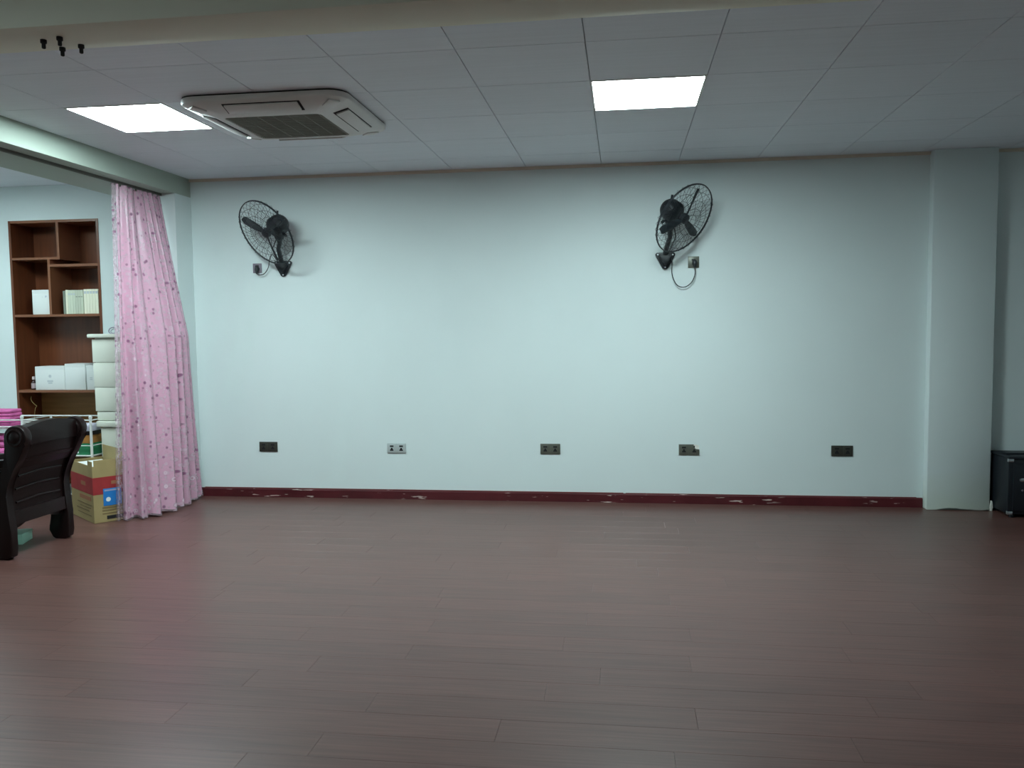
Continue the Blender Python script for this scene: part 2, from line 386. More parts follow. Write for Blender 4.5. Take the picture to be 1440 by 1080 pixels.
for k, (dx, dy) in enumerate(((1, 0), (0, 1), (-1, 0), (0, -1))):
    # outlet slots on the sloping border: slope runs from (0.47,-0.038) to (0.305,-0.086)
    half = 0.21
    inner, outer = (0.305, 0.476) if dx else (0.29, 0.434)
    ang = math.atan2(0.048, outer-inner); mid = (inner+outer)/2; zc = H-0.062
    rot = Matrix.Rotation(math.atan2(dy, dx), 4, 'Z')
    mt = Matrix.Translation((AX, AY, 0)) @ rot @ Matrix.Translation((mid, 0, zc)) @ Matrix.Rotation(-ang, 4, 'Y')
    part('outlet_slot', 'dark', ac, -0.045, 0.045, -half-0.012, half+0.012, -0.0022, 0.003, mtx=mt)
    part('outlet_flap', 'acwhite', ac, -0.034, 0.042, -half, half, -0.013, -0.0025, bev=0.004, mtx=mt)
for (sx_, sy_) in ((1, 1), (1, -1), (-1, 1), (-1, -1)):
    mt = Matrix.Translation((AX+sx_*0.385, AY+sy_*0.355, H-0.0605)) @ Matrix.Rotation(math.atan2(sy_, sx_), 4, 'Z') @ Matrix.Rotation(-0.19, 4, 'Y')
    part('corner_cover', 'acwhite', ac, -0.04, 0.04, -0.035, 0.035, -0.003, 0.006, bev=0.0025, mtx=mt)

# ------------------------------------------------------------------ curtain on its track
trk = thing('curtain_track', 'dark slim curtain track along the underside of the cream beam', 'curtain track', (-3.765, 4.7, LBZ))
bm = bmesh.new(); prism(bm, [(-0.012, 0), (0.012, 0), (0.012, -0.018), (0.004, -0.018), (0.004, -0.012), (-0.004, -0.012), (-0.004, -0.018), (-0.012, -0.018)], lambda a, z: Vector((-3.765+a, 3.0, LBZ+z)), (0, 3.43, 0))
obj('rail', bm, 'track', trk)
part('end_cap', 'track', trk, -3.779, -3.751, 6.43, 6.438, LBZ-0.02, LBZ)

def lerp(a, b, t): return a+(b-a)*t
def spline(pts, t):
    n = len(pts)-1; f = min(max(t, 0), 1)*n; i = min(int(f), n-1); u = f-i
    P = [Vector(pts[max(0, min(n, i+d))]) for d in (-1, 0, 1, 2)]
    return 0.5*((2*P[1])+(P[2]-P[0])*u+(2*P[0]-5*P[1]+4*P[2]-P[3])*u*u+(3*P[1]-P[0]-3*P[2]+P[3])*u**3)
top_path = [(-3.765, 5.800), (-3.765, 6.0), (-3.765, 6.2), (-3.765, 6.42)]
bot_path = [(-3.785, 5.715), (-3.675, 5.795), (-3.580, 5.890), (-3.540, 6.07), (-3.555, 6.33), (-3.590, 6.615)]
NU, NV = 300, 70
def fold(u, v):
    a = 2*math.pi*(u*8.3+0.42*math.sin(u*7+0.5)+0.12*math.sin(u*19)+0.10*math.sin(v*3+u*5))
    return (math.sin(a)+0.22*math.sin(a*2.3+1.0+v*1.5))*lerp(0.019, 0.035, v)*(1-0.25*math.sin(u*23))
def smooth(a, b_, t):
    t = min(1, max(0, (t-a)/(b_-a))); return t*t*(3-2*t)
def cloth_point(u, v):
    def path(uu):
        a = spline(top_path, max(uu, 0)); b_ = spline(bot_path, max(uu, 0))
        if uu < 0: a = a+(spline(top_path, 0.02)-a)*uu*50; b_ = b_+(spline(bot_path, 0.02)-b_)*uu*50
        k = smooth(0.3, 0.9, uu)
        return Vector((lerp(a.x, b_.x, lerp(v, min(1.0, v*2.2), k)), lerp(a.y, b_.y, lerp(v, v*v, k))))
    p = path(u); t = (path(u+0.01)-p).normalized(); n = Vector((t.y, -t.x))
    p = p+n*(fold(max(u, -0.05), v)*(1-0.75*smooth(0.86, 1.0, u)))
    return p
def curtain_grid(u0, u1, off, z_top, z_bot):
    bm = bmesh.new(); uvl = bm.loops.layers.uv.new('UVMap'); G_ = []; UVs = {}
    for j in range(NV+1):
        v = j/NV; r = []
        P_ = [cloth_point(lerp(u0, u1, i/NU), v) for i in range(NU+1)]
        for i in range(NU+1):
            u = lerp(u0, u1, i/NU)
            t = (P_[min(NU, i+1)]-P_[max(0, i-1)]).normalized(); p = P_[i]+Vector((t.y, -t.x))*off
            z = lerp(z_top, z_bot+0.018*max(0, u)+0.006*math.sin(u*40), v)
            vv = bm.verts.new((p.x, p.y, z)); UVs[vv] = (u*1.3, z); r.append(vv)
        G_.append(r)
    for j in range(NV):
        for i in range(NU):
            f = bm.faces.new((G_[j][i], G_[j+1][i], G_[j+1][i+1], G_[j][i+1]))
            for l in f.loops: l[uvl].uv = UVs[l.vert]
    return bm
cur = thing('curtain', 'pink satin curtain under flowered voile, gathered beside the white wall', 'curtain', (-3.765, 6.1, 0))
obj('satin_layer', curtain_grid(0.07, 1.0, 0.0, LBZ-0.022, 0.02), 'satin', cur)
obj('voile_layer', curtain_grid(-0.02, 1.0, 0.006, LBZ-0.022, 0.008), 'voile', cur)
for k in range(9):
    p = spline(top_path, (k+0.5)/9)
    bm = bmesh.new(); box(bm, p.x-0.004, p.x+0.004, p.y-0.007, p.y+0.007, LBZ-0.035, LBZ-0.0185)
    obj('glider', bm, 'track', cur)

# ------------------------------------------------------------------ wall sockets
def socket(x, z, kind, label, cols, broken=False, n=2, s=0.081, skew=0.0):
    pm, fm = cols
    t = thing('wall_socket', label, 'socket', (x, D, z), 'sockets on the white wall')
    wd = s*n; x0 = x-wd/2; hh = s*0.52
    bm = bmesh.new()
    if broken:
        prism(bm, [(0, -hh), (wd, -hh), (wd, hh*0.05), (wd-0.028, hh*0.12), (wd-0.034, hh*0.3), (wd-0.046, hh*0.42), (wd-0.044, hh), (0, hh)], lambda a, b_: Vector((x0+a, D, z+b_)), (0, -0.009, 0), bev=0.001)
    else:
        box(bm, x0, x0+wd, D-0.009, D-0.0005, z-hh, z+hh, bev=0.003)
    obj('plate', bm, pm, t)
    if broken:
        bm = bmesh.new(); prism(bm, [(wd-0.044, hh), (wd-0.045, hh*0.42), (wd-0.027, hh*0.12), (wd-0.004, hh*0.06), (wd-0.002, hh*0.8)], lambda a, b_: Vector((x0+a, D, z+b_)), (0, -0.004, 0)); obj('exposed_box', bm, 'plaster', t)
        bm = bmesh.new(); box(bm, x0+wd-0.046, x0+wd-0.036, D-0.008, D-0.004, z+0.004, z+hh*0.75); obj('gap', bm, 'slot', t)
    for k in range(n):
        cx = x0+s*(k+0.5)
        if not (broken and k == 1):
            part('face', fm, t, cx-s*0.44, cx+s*0.44, D-0.0115, D-0.0088, z-hh*0.88, z+hh*0.88, bev=0.0012)
        yy0, yy1 = D-0.0135, D-0.011
        if not (broken and k == 1):
            bm = bmesh.new(); box(bm, cx-0.016, cx+0.016, yy0, yy1, z+0.011, z+0.024, bev=0.001, seg=1); obj('two_pin_slot', bm, 'slot', t)
        bm = bmesh.new(); prism(bm, [(-0.006, 0.004), (0.006, 0.004), (0.008, -0.006), (0.015, -0.013), (0.015, -0.021), (-0.015, -0.021), (-0.015, -0.013), (-0.008, -0.006)], lambda a, b_: Vector((cx+a, yy1 if not (broken and k == 1) else D-0.0095, z+b_)), (0, -0.0025, 0))
        obj('three_pin_slot', bm, 'slot', t)
    return t
socket(-3.012, 0.434, 0, 'dark bronze double socket above baseboard, nearest the pink curtain', ('darkplate', 'darkplate'))
socket(-1.883, 0.430, 0, 'pale silver double socket above the red baseboard', ('silver', 'silver'))
socket(-0.591, 0.434, 0, 'intact grey bronze double socket midway between the two fans', ('bronze', 'bronze'))
socket(0.522, 0.437, 0, 'grey bronze double socket with its upper corner broken off', ('bronze', 'bronze'), broken=True)
socket(1.694, 0.436, 0, 'dark bronze double socket above baseboard, nearest the pillar', ('darkplate', 'darkplate'))
socket(-3.060, 1.953, 0, 'mauve single socket with plug, below the fan near the curtain', ('purple', 'purple'), n=1, s=0.078)
socket(0.553, 1.925, 0, 'grey single socket with plug, below the fan near the pillar', ('bronze', 'bronze'), n=1, s=0.086)

# ------------------------------------------------------------------ wall fans
def wall_fan(label, base, centre, nrm, rad, blade_dir, plug, cord, flip):
    base = Vector(base); c = Vector(centre); n = Vector(nrm).normalized()
    t = thing('wall_fan', label, 'fan', (base.x, D, base.z), 'black wall fans')
    # frame of the guard: local z = facing direction, local x = direction of the reference blade
    bd = Vector(blade_dir); e1 = (bd-n*bd.dot(n)).normalized(); e2 = n.cross(e1)
    MX = Matrix(((e1.x, e2.x, n.x, c.x), (e1.y, e2.y, n.y, c.y), (e1.z, e2.z, n.z, c.z), (0, 0, 0, 1)))
    P = lambda r, a, z: MX @ Vector((r*math.cos(a), r*math.sin(a), z))
    ring = lambda bm, r, z, rr, m_=56: tube(bm, [P(r, 2*math.pi*k/m_, z) for k in range(m_)], rr, 5, closed=True)
    bm = bmesh.new(); ring(bm, rad, 0, 0.0042); ring(bm, rad*0.995, 0.008, 0.003); obj('guard_rim', bm, 'wire', t)
    prof = [(1.0, 0.0), (0.96, 0.026), (0.82, 0.044), (0.6, 0.056), (0.38, 0.063), (0.2, 0.065)]
    for side, name in ((1, 'front_guard'), (-1, 'rear_guard')):
        bm = bmesh.new(); N = 34
        for k in range(N):
            a = 2*math.pi*(k+0.25*side)/N
            tube(bm, [P(r*rad, a+(0.12*side*(1-r)), z*side) for (r, z) in prof], 0.00125, 4, cap=False)
        for (r, z) in ((0.82, 0.044), (0.6, 0.056), (0.38, 0.063), (0.2, 0.065)): ring(bm, r*rad, z*side, 0.0015, 40)
        g = obj(name, bm, 'wire', t)
    # blades: cambered, twisted paddles
    for k in range(3):
        bm = bmesh.new(); a0 = 2*math.pi*k/3; rows = []
        for i in range(11):
            r = lerp(0.03, rad*0.88, i/10)
            wdt = (0.030+0.040*math.sin(math.pi*min(1, (i/10)**0.75)*0.62))*(1.0 if i < 10 else 0.55)
            tw = lerp(0.75, 0.36, i/10); rr_ = []
            for jj in range(6):
                s_ = (jj/5-0.5)*wdt*0.85
                x_, y_, z_ = r, s_*math.cos(tw), s_*math.sin(tw)+0.012*(1-(2*jj/5-1)**2)
                rr_.append(Vector((x_*math.cos(a0)-y_*math.sin(a0), x_*math.sin(a0)+y_*math.cos(a0), z_)))
            rows.append(rr_)
        lo = [[bm.verts.new(MX @ p) for p in r_] for r_ in rows]; hi = [[bm.verts.new(MX @ (p+Vector((0, 0, 0.003)))) for p in r_] for r_ in rows]
        for i in range(10):
            for jj in range(5):
                bm.faces.new((lo[i][jj], lo[i][jj+1], lo[i+1][jj+1], lo[i+1][jj])); bm.faces.new((hi[i][jj], hi[i+1][jj], hi[i+1][jj+1], hi[i][jj+1]))
            for jj in (0, 5): bm.faces.new((lo[i][jj], lo[i+1][jj], hi[i+1][jj], hi[i][jj]))
        for i in (0, 10):
            for jj in range(5): bm.faces.new((lo[i][jj], lo[i][jj+1], hi[i][jj+1], hi[i][jj]))
        obj('blade', bm, 'black', t)
    bm = bmesh.new(); lathe(bm, [(0.030, -0.025), (0.040, -0.012), (0.038, 0.018), (0.022, 0.030)], MX, 20); obj('hub', bm, 'black', t)
    # motor behind the guard
    bm = bmesh.new(); lathe(bm, [(0.052, -0.066), (0.072, -0.078), (0.083, -0.092), (0.085, -0.150), (0.080, -0.178), (0.060, -0.205), (0.030, -0.216)], MX, 28)
    mo = obj('motor_housing', bm, 'black', t)
    bm = bmesh.new(); lathe(bm, [(0.012, -0.214), (0.012, -0.228), (0.006, -0.232)], MX, 12); obj('shaft_cap', bm, 'chrome', mo)
    # oscillating knob on top, gearbox below
    mc = MX @ Vector((0, 0, -0.15))
    bm = bmesh.new(); tube(bm, [mc+Vector((0, -0.03, 0.06)), mc+Vector((0.01, -0.045, 0.105))], [0.007, 0.0085], 8); obj('swing_knob', bm, 'black', t)
    yoke = mc+Vector((0, 0, -0.125))
    bm = bmesh.new(); tube(bm, [mc+Vector((0, 0, -0.03)), mc+Vector((0, 0, -0.075)), yoke+Vector((0, 0, 0.01)), yoke], [0.05, 0.048, 0.034, 0.022], 14); obj('gearbox', bm, 'black', t)
    bm = bmesh.new(); bs = MX @ Vector((0.02, 0.0, -0.2)); tube(bm, [mc+Vector((flip*0.05, -0.02, -0.08)), mc+Vector((flip*0.070, -0.024, -0.10))], 0.012, 8); obj('tilt_knob', bm, 'black', t)
    # arm: from the wall plate out and up to the yoke
    foot = base+Vector((0, -0.05, 0.055))
    pts = [foot, foot.lerp(yoke, 0.25)+Vector((0, -0.012, 0.0)), foot.lerp(yoke, 0.55)+Vector((flip*-0.012, -0.012, 0.01)), foot.lerp(yoke, 0.85), yoke]
    bm = bmesh.new(); tube(bm, pts, [0.021, 0.019, 0.018, 0.019, 0.022], 12); obj('arm', bm, 'black', t)
    bm = bmesh.new(); q = [pts[0]+Vector((flip*-0.03, -0.01, 0.02)), pts[2]+Vector((flip*-0.045, -0.01, 0)), pts[4]+Vector((flip*-0.02, 0, 0.02))]; tube(bm, q, 0.004, 6); obj('lead', bm, 'black', t)
    # triangular wall plate with a raised boss and bolts
    tri = [(-0.078, 0.052), (-0.066, 0.064), (0.066, 0.064), (0.078, 0.052), (0.076, 0.040), (0.020, -0.060), (0.008, -0.067), (-0.008, -0.067), (-0.020, -0.060), (-0.076, 0.040)]
    bm = bmesh.new(); prism(bm, tri, lambda a, b_: Vector((base.x+a, D-0.0005, base.z+b_)), (0, -0.02, 0), bev=0.003); pl = obj('wall_plate', bm, 'black', t)
    bm = bmesh.new(); prism(bm, [(a*0.62, b_*0.62+0.004) for a, b_ in tri], lambda a, b_: Vector((base.x+a, D-0.02, base.z+b_)), (0, -0.035, 0), bev=0.005); obj('boss', bm, 'black', pl)
    for (a, b_) in ((-0.058, 0.046), (0.058, 0.046), (0, -0.052)):
        bm = bmesh.new(); lathe(bm, [(0.0065, 0), (0.0065, 0.004), (0.003, 0.005)], Matrix.Translation((base.x+a, D-0.0205, base.z+b_)) @ Matrix.Rotation(math.pi/2, 4, 'X'), 8); obj('bolt', bm, 'chrome', pl)
    # cord and plug
    bm = bmesh.new(); tube(bm, [Vector(spline(cord, k/30)) for k in range(31)], 0.0036, 6); obj('cord', bm, 'black', t)
    px, pz = plug
    bm = bmesh.new(); tube(bm, [(px, D-0.0145, pz+0.004), (px, D-0.024, pz+0.002), (px, D-0.034, pz-0.012), (px, D-0.034, pz-0.040)], [0.019, 0.020, 0.016, 0.007], 10); obj('plug', bm, 'black', t)
ay = D
wall_fan('black caged wall fan nearer the curtain, turned towards the bookcase', (-2.828, D, 1.944), (-2.841, 6.40, 2.212), (-0.397, -0.761, -0.512), 0.277,
         (0.154, 0.495, -0.855), (-3.055, 1.945), [(-2.868, ay-0.03, 2.005), (-2.905, ay-0.05, 2.06), (-2.925, ay-0.06, 2.02), (-2.945, ay-0.045, 1.955), (-2.985, ay-0.035, 1.905), (-3.03, ay-0.035, 1.893), (-3.055, ay-0.034, 1.905)], 1)
wall_fan('black caged wall fan nearer the pillar, turned towards the pillar', (0.333, D, 1.940), (0.458, 6.38, 2.228), (0.640, -0.563, -0.523), 0.276,
         (-0.769, -0.474, -0.429), (0.560, 1.922), [(0.375, ay-0.02, 1.975), (0.383, ay-0.035, 1.93), (0.385, ay-0.035, 1.83), (0.42, ay-0.035, 1.75), (0.478, ay-0.035, 1.728), (0.535, ay-0.035, 1.765), (0.562, ay-0.035, 1.83), (0.560, ay-0.034, 1.88)], -1)

# ------------------------------------------------------------------ built-in bookcase
BD = 0.29; th = 0.022; yb = D+BD; yf = D-0.004
bc = thing('bookcase', 'brown wooden bookcase with staggered shelves set into the wall', 'bookcase', ((NX0+NX1)/2, D, NZ0))
part('side_panel', 'shelfwood', bc, NX0, NX0+th, yf, yb, NZ0, NZ1)
part('side_panel', 'shelfwood', bc, NX1-th, NX1, yf, yb, NZ0, NZ1)
part('top_panel', 'edgewood', bc, NX0+th, NX1-th, yf, yb, NZ1-th, NZ1)
part('bottom_panel', 'edgewood', bc, NX0+th, NX1-th, yf, yb, NZ0, NZ0+th)
part('back_panel', 'shelfwood', bc, NX0+th, NX1-th, yb-0.01, yb, 0.92, NZ1-th)
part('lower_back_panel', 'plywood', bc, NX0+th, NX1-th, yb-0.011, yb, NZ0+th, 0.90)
xi0, xi1 = NX0+th, NX1-th; yi = yb-0.011
part('shelf', 'edgewood', bc, xi0, -4.875, yf, yi, 2.070, 2.090)
part('shelf', 'edgewood', bc, -4.972, xi1, yf, yi, 2.006, 2.027)
part('shelf', 'edgewood', bc, xi0, xi1, yf, yi, 1.571, 1.592)
part('shelf', 'edgewood', bc, xi0, xi1, yf, yi, 0.902, 0.924)
part('shelf', 'edgewood', bc, xi0, xi1, yf, yi, 0.475, 0.497)
part('divider', 'edgewood', bc, -4.897, -4.875, yf, yi, 2.090, NZ1-th)
part('divider', 'edgewood', bc, -4.994, -4.972, yf, yi, 1.592, 2.070)
bm = bmesh.new(); tube(bm, [Vector(spline([(-5.28, 6.78, 0.86), (-5.27, 6.76, 0.83), (-5.24, 6.75, 0.80), (-5.21, 6.75, 0.775), (-5.23, 6.755, 0.75), (-5.25, 6.76, 0.62), (-5.25, 6.77, 0.505)], k/24)) for k in range(25)], 0.0022, 6)
tag(obj('cable', bm, 'cablewhite', origin=(-5.25, 6.77, 0.5)), 'thin pale cable hanging in the bookcase\'s yellowish lower compartment', 'cable')

def carton(label, x0, x1, z0, z1, y0, y1, marks=(), group='white cartons in the bookcase'):
    t = thing('carton', label, 'box', ((x0+x1)/2, (y0+y1)/2, z0), group)
    part('body', 'paper', t, x0, x1, y0, y1, z0, z1, bev=0.0025)
    bm = bmesh.new(); box(bm, x0+0.002, x1-0.002, y0-0.0012, y1-0.01, z1-0.028, z1+0.0015, bev=0.001, seg=1); obj('lid', bm, 'paper', t)
    for (kind, cx, cz, sz, mm) in marks:
        bm = bmesh.new()
        if kind == 'disc': lathe(bm, [(sz, 0), (sz, 0.0008)], Matrix.Translation((cx, y0-0.0004, cz)) @ Matrix.Rotation(math.pi/2, 4, 'X'), 16)
        else: box(bm, cx-sz, cx+sz, y0-0.0012, y0-0.0001, cz-sz*0.3, cz+sz*0.3)
        obj('printed_mark', bm, mm, t)
carton('small white carton beside the divider, on the shelf with the books', -5.168, -4.998, 1.5925, 1.806, D+0.012, D+0.15,
       [('bar', -5.035, 1.752, 0.008, 'bluemark'), ('bar', -5.037, 1.742, 0.006, 'bluemark'), ('bar', -5.070, 1.748, 0.004, 'greymark'), ('bar', -5.071, 1.738, 0.003, 'greymark')])
carton('wide white carton with grey emblem beside the small bottle', -5.174, -4.890, 0.9245, 1.131, D+0.008, D+0.20,
       [('disc', -5.03, 1.046, 0.014, 'greymark'), ('bar', -5.03, 1.002, 0.028, 'greymark'), ('bar', -5.03, 0.985, 0.020, 'greymark')])
carton('tallest plain white carton between two other cartons', -4.885, -4.690, 0.9245, 1.153, D+0.006, D+0.19)
carton('white carton half hidden behind the drawer tower', -4.683, -4.525, 0.9245, 1.139, D+0.012, D+0.19, [('bar', -4.64, 1.03, 0.012, 'greymark'), ('bar', -4.64, 1.015, 0.012, 'greymark')])

def book(x0, x1, z1, mm, label, group, lean=0.0):
    y0, y1, z0 = D+0.012, D+0.155, 1.5925
    t = thing('book', label, 'book', ((x0+x1)/2, (y0+y1)/2, z0), group)
    bm = bmesh.new()
    box(bm, x0, x1, y0, y0+0.004, z0, z1, bev=0.0012, seg=1); box(bm, x0, x0+0.0025, y0+0.004, y1, z0, z1); box(bm, x1-0.0025, x1, y0+0.004, y1, z0, z1)
    obj('cover', bm, mm, t)
    part('page_block', 'pages', t, x0+0.0026, x1-0.0026, y0+0.0042, y1-0.004, z0+0.003, z1-0.004)
    return t
def spine_mark(t, x0, x1, z, h, mm):
    bm = bmesh.new(); box(bm, x0+0.004, x1-0.004, D+0.0108, D+0.0119, z-h/2, z+h/2); obj('spine_title', bm, mm, t)
x = -4.872
t = book(x, x+0.024, 1.795, 'bookdark', 'dark green book at the start of the white row', 'books on the shelf'); x += 0.025
t = book(x, x+0.020, 1.803, 'bookwhite', 'cream book between a dark green book and greenish ones', 'books on the shelf'); x += 0.021
for k in range(6):
    wd = 0.0243
    t = book(x, x+wd-0.0008, 1.801, 'bookgrey', 'greenish grey book in a matching set of six', 'greenish books on the shelf')
    spine_mark(t, x, x+wd, 1.765 if k < 3 else 1.742, 0.004 if k >= 3 else 0.016, 'greymark' if k < 3 else 'slot'); x += wd
x += 0.006
for k in range(5):
    wd = 0.0275
    t = book(x, x+wd-0.0008, 1.806, 'bookwhite', 'bright cream book in a matching set of five', 'cream books on the shelf')
    spine_mark(t, x, x+wd, 1.778, 0.022, 'greymark'); x += wd

bt = thing('bottle', 'small dark bottle with pale cap beside the cartons', 'bottle', (-5.222, D+0.05, 0.9245))
mt = Matrix.Translation((-5.222, D+0.05, 0.9245))
bm = bmesh.new(); lathe(bm, [(0.017, 0), (0.021, 0.004), (0.021, 0.062), (0.016, 0.076), (0.009, 0.084), (0.009, 0.098)], mt, 18); obj('glass', bm, 'bottle', bt)
bm = bmesh.new(); lathe(bm, [(0.0215, 0.012), (0.0218, 0.014), (0.0218, 0.056), (0.0215, 0.058)], mt, 18); obj('label_band', bm, 'blabel', bt)
bm = bmesh.new(); lathe(bm, [(0.0125, 0.090), (0.013, 0.092), (0.013, 0.114), (0.010, 0.117)], mt, 16); obj('cap', bm, 'cap', bt)

# ------------------------------------------------------------------ plastic drawer units
YD0, YD1 = 6.25, 6.64
lo = thing('drawer_unit', 'low cream plastic drawer unit standing under the taller tower', 'drawers', (-4.06, 6.45, 0))
part('body', 'drawer', lo, -4.264, -3.955, YD0+0.012, YD1, 0.02, 0.645, bev=0.006)
part('lid', 'drawer', lo, -4.287, -3.935, YD0-0.02, YD1+0.01, 0.652, 0.702, bev=0.010)
for z0, z1 in ((0.045, 0.335), (0.345, 0.642)):
    d_ = part('drawer', 'drawer', lo, -4.256, -3.963, YD0, YD0+0.0115, z0-0.002, z1+0.002, bev=0.002)
for sx_ in (-4.24, -3.98):
    part('foot', 'drawer', lo, sx_-0.015, sx_+0.015, YD0+0.03, YD0+0.06, 0.0, 0.02)
    part('foot', 'drawer', lo, sx_-0.015, sx_+0.015, YD1-0.05, YD1-0.02, 0.0, 0.02)
up = thing('drawer_tower', 'tall cream plastic drawer tower half hidden by the curtain', 'drawers', (-4.10, 6.45, 0.703))
part('body', 'drawer', up, -4.287, -3.975, YD0+0.012, YD1-0.01, 0.703, 1.384, bev=0.006)
part('lid', 'drawer', up, -4.327, -3.955, YD0-0.03, YD1, 1.3845, 1.415, bev=0.008)
for k, (z0, z1) in enumerate(((0.785, 0.976), (0.982, 1.179), (1.185, 1.372))):
    off = 0.004*(k-1)
    d_ = part('drawer', 'drawer', up, -4.295-off, -3.968, YD0-0.006, YD0+0.0115, z0-0.001, z1+0.001, bev=0.0025)
part('plinth', 'drawer', up, -4.283, -3.972, YD0+0.0, YD0+0.0115, 0.706, 0.778, bev=0.003)
bm = bmesh.new(); q = [Vector((-4.14+0.034*math.cos(a), 6.29+0.010*math.sin(a), 1.442+0.026*math.sin(a))) for a in [2*math.pi*k/28 for k in range(28)]]
tube(bm, q, 0.0045, 6, closed=True); q = [Vector((-4.135+0.030*math.cos(a), 6.31+0.014*math.sin(a+0.6), 1.438+0.018*math.sin(a))) for a in [2*math.pi*k/28 for k in range(28)]]; tube(bm, q, 0.003, 6, closed=True)
tag(obj('wire_coil', bm, 'tape', origin=(-4.14, 6.3, 1.416)), 'small mauve coil lying on the drawer tower lid', 'coil')

# ------------------------------------------------------------------ white rack with cloths and cartons
rk = thing('storage_rack', 'white metal storage rack with wire rails in front of bookcase', 'rack', (-5.0, 6.35, 0))
RX = (-5.62, -4.925, -4.312); RY = (6.20, 6.55)
for x in RX:
    for y in RY:
        bm = bmesh.new(); tube(bm, [(x, y, 0), (x, y, 0.735 if y == RY[0] else 0.716)], 0.0105, 10); pst = obj('post', bm, 'rack', rk)
        if y != RY[0]: continue
        bm = bmesh.new(); lathe(bm, [(0.012, 0.725), (0.0145, 0.732), (0.013, 0.744), (0.006, 0.750)], Matrix.Translation((x, y, 0)), 12); obj('post_cap', bm, 'rack', pst)
for (a, b_, zs) in ((0, 1, (0.712, 0.655, 0.42, 0.10)), (1, 2, (0.712, 0.503, 0.42, 0.10))):
    for z in zs:
        for y in RY:
            bm = bmesh.new(); r = 0.006 if z not in (0.503,) else 0.0035; tube(bm, [(RX[a], y, z), (RX[b_], y, z)], r, 8); obj('rail', bm, 'rack', rk)
        for x in (RX[a], RX[b_]):
            bm = bmesh.new(); tube(bm, [(x, RY[0], z), (x, RY[1], z)], 0.0048, 8); obj('rail', bm, 'rack', rk)
    for z in ((0.640, 0.415) if a == 0 else (0.415,)):
        part('shelf', 'rack', rk, RX[a]+0.005, RX[b_]-0.005, RY[0]+0.006, RY[1]-0.006, z-0.006, z+0.004)
def towel(name, x0, x1, y0, y1, z0, z1, label):
    bm = bmesh.new(); n = 3; hgt = (z1-z0)/n
    for k in range(n):
        vs_ = box(bm, x0+random.uniform(0, 0.012), x1-random.uniform(0, 0.015), y0+random.uniform(0, 0.01), y1, z0+k*hgt, z0+(k+1)*hgt, bev=hgt*0.45, seg=3)
    tag(obj(name, bm, 'pink', origin=((x0+x1)/2, (y0+y1)/2, z0)), label, 'cloth', 'folded pink cloths on the rack')
towel('folded_cloth', -5.40, -5.045, 6.22, 6.38, 0.6445, 0.705, 'lower folded pink cloth within the rails of the rack\'s top shelf')
towel('folded_cloth', -5.42, -5.050, 6.23, 6.38, 0.7055, 0.792, 'upper folded pink cloth rising above the rack\'s top rail')
towel('folded_cloth', -5.44, -5.08, 6.23, 6.40, 0.4195, 0.58, 'folded pink cloth on the rack\'s lower shelf beside the chair')
part_ = bx(-5.55, -5.02, 6.24, 6.50, 0.0, 0.34, bev=0.004)
tag(obj('storage_box', part_, 'darkred', origin=(-5.3, 6.37, 0)), 'dark red box on the floor under the white rack', 'box')
g = thing('flat_carton', 'dark green carton under an orange one on the white rack', 'box', (-4.55, 6.36, 0.4195))
part('body', 'green', g, -4.74, -4.335, 6.23, 6.50, 0.4195, 0.515, bev=0.003); part('label_strip', 'paper', g, -4.60, -4.45, 6.2285, 6.2301, 0.435, 0.45)
g = thing('flat_carton', 'orange carton on top of the green one on the rack', 'box', (-4.55, 6.36, 0.516))
part('body', 'orange', g, -4.70, -4.345, 6.24, 6.49, 0.516, 0.582, bev=0.003); part('lid', 'orange', g, -4.702, -4.343, 6.238, 6.492, 0.566, 0.585, bev=0.002)
g = thing('shallow_tray', 'dark shallow tray on top of the orange carton', 'tray', (-4.5, 6.36, 0.586))
bm = bmesh.new(); box(bm, -4.66, -4.335, 6.235, 6.47, 0.586, 0.592)
for a in ((-4.66, -4.335, 6.235, 6.239), (-4.66, -4.335, 6.466, 6.47), (-4.66, -4.656, 6.239, 6.466), (-4.339, -4.335, 6.239, 6.466)): box(bm, *a, 0.592, 0.618)
obj('tray_body', bm, 'rosewood', g)
bm = bmesh.new(); box(bm, -4.52, -4.35, 6.26, 6.40, 0.5925, 0.672, bev=0.02, seg=4)
tag(obj('packet', bm, 'lilac', origin=(-4.43, 6.33, 0.5925)), 'pale lilac packet lying in the dark tray', 'packet')

# ------------------------------------------------------------------ open cardboard box
cx, cy = -3.914, 5.619
LV = Vector((-0.416, 0.323, 0)); LW = LV.length; LU = LV.normalized(); RU = Vector((-LU.y, LU.x, 0))*-1
if RU.x < 0: RU = -RU
BW = 0.245; BH = 0.43
RUe = RU
MB = Matrix(((LU.x, RUe.x, 0, cx), (LU.y, RUe.y, 0, cy), (0, 0, 1, 0), (0, 0, 0, 1)))
# local a runs along the left-hand face, local b along the face beside the curtain
cbx = thing('cardboard_box', 'open cardboard box with red band and blue sticker beside the curtain', 'box', (cx, cy, 0))
LW = 0.50; wt = 0.006
for (a0, a1, b0, b1) in ((0, LW, 0, wt), (0, LW, BW-wt, BW), (0, wt, wt, BW-wt), (LW-wt, LW, wt, BW-wt)):
    part('wall', 'card', cbx, a0, a1, b0, b1, 0.002, BH, mtx=MB)
part('base', 'card', cbx, wt, LW-wt, wt, BW-wt, 0.0, 0.008, mtx=MB)
part('red_band', 'red', cbx, -0.0012, LW-0.001, -0.0012, 0.001, 0.215, 0.345, mtx=MB)
part('red_band', 'red', cbx, -0.0012, 0.0, 0.0, BW-0.001, 0.215, 0.345, mtx=MB)
st = part('sticker', 'blue', cbx, -0.0026, -0.0013, 0.07, 0.20, 0.125, 0.255, mtx=MB)
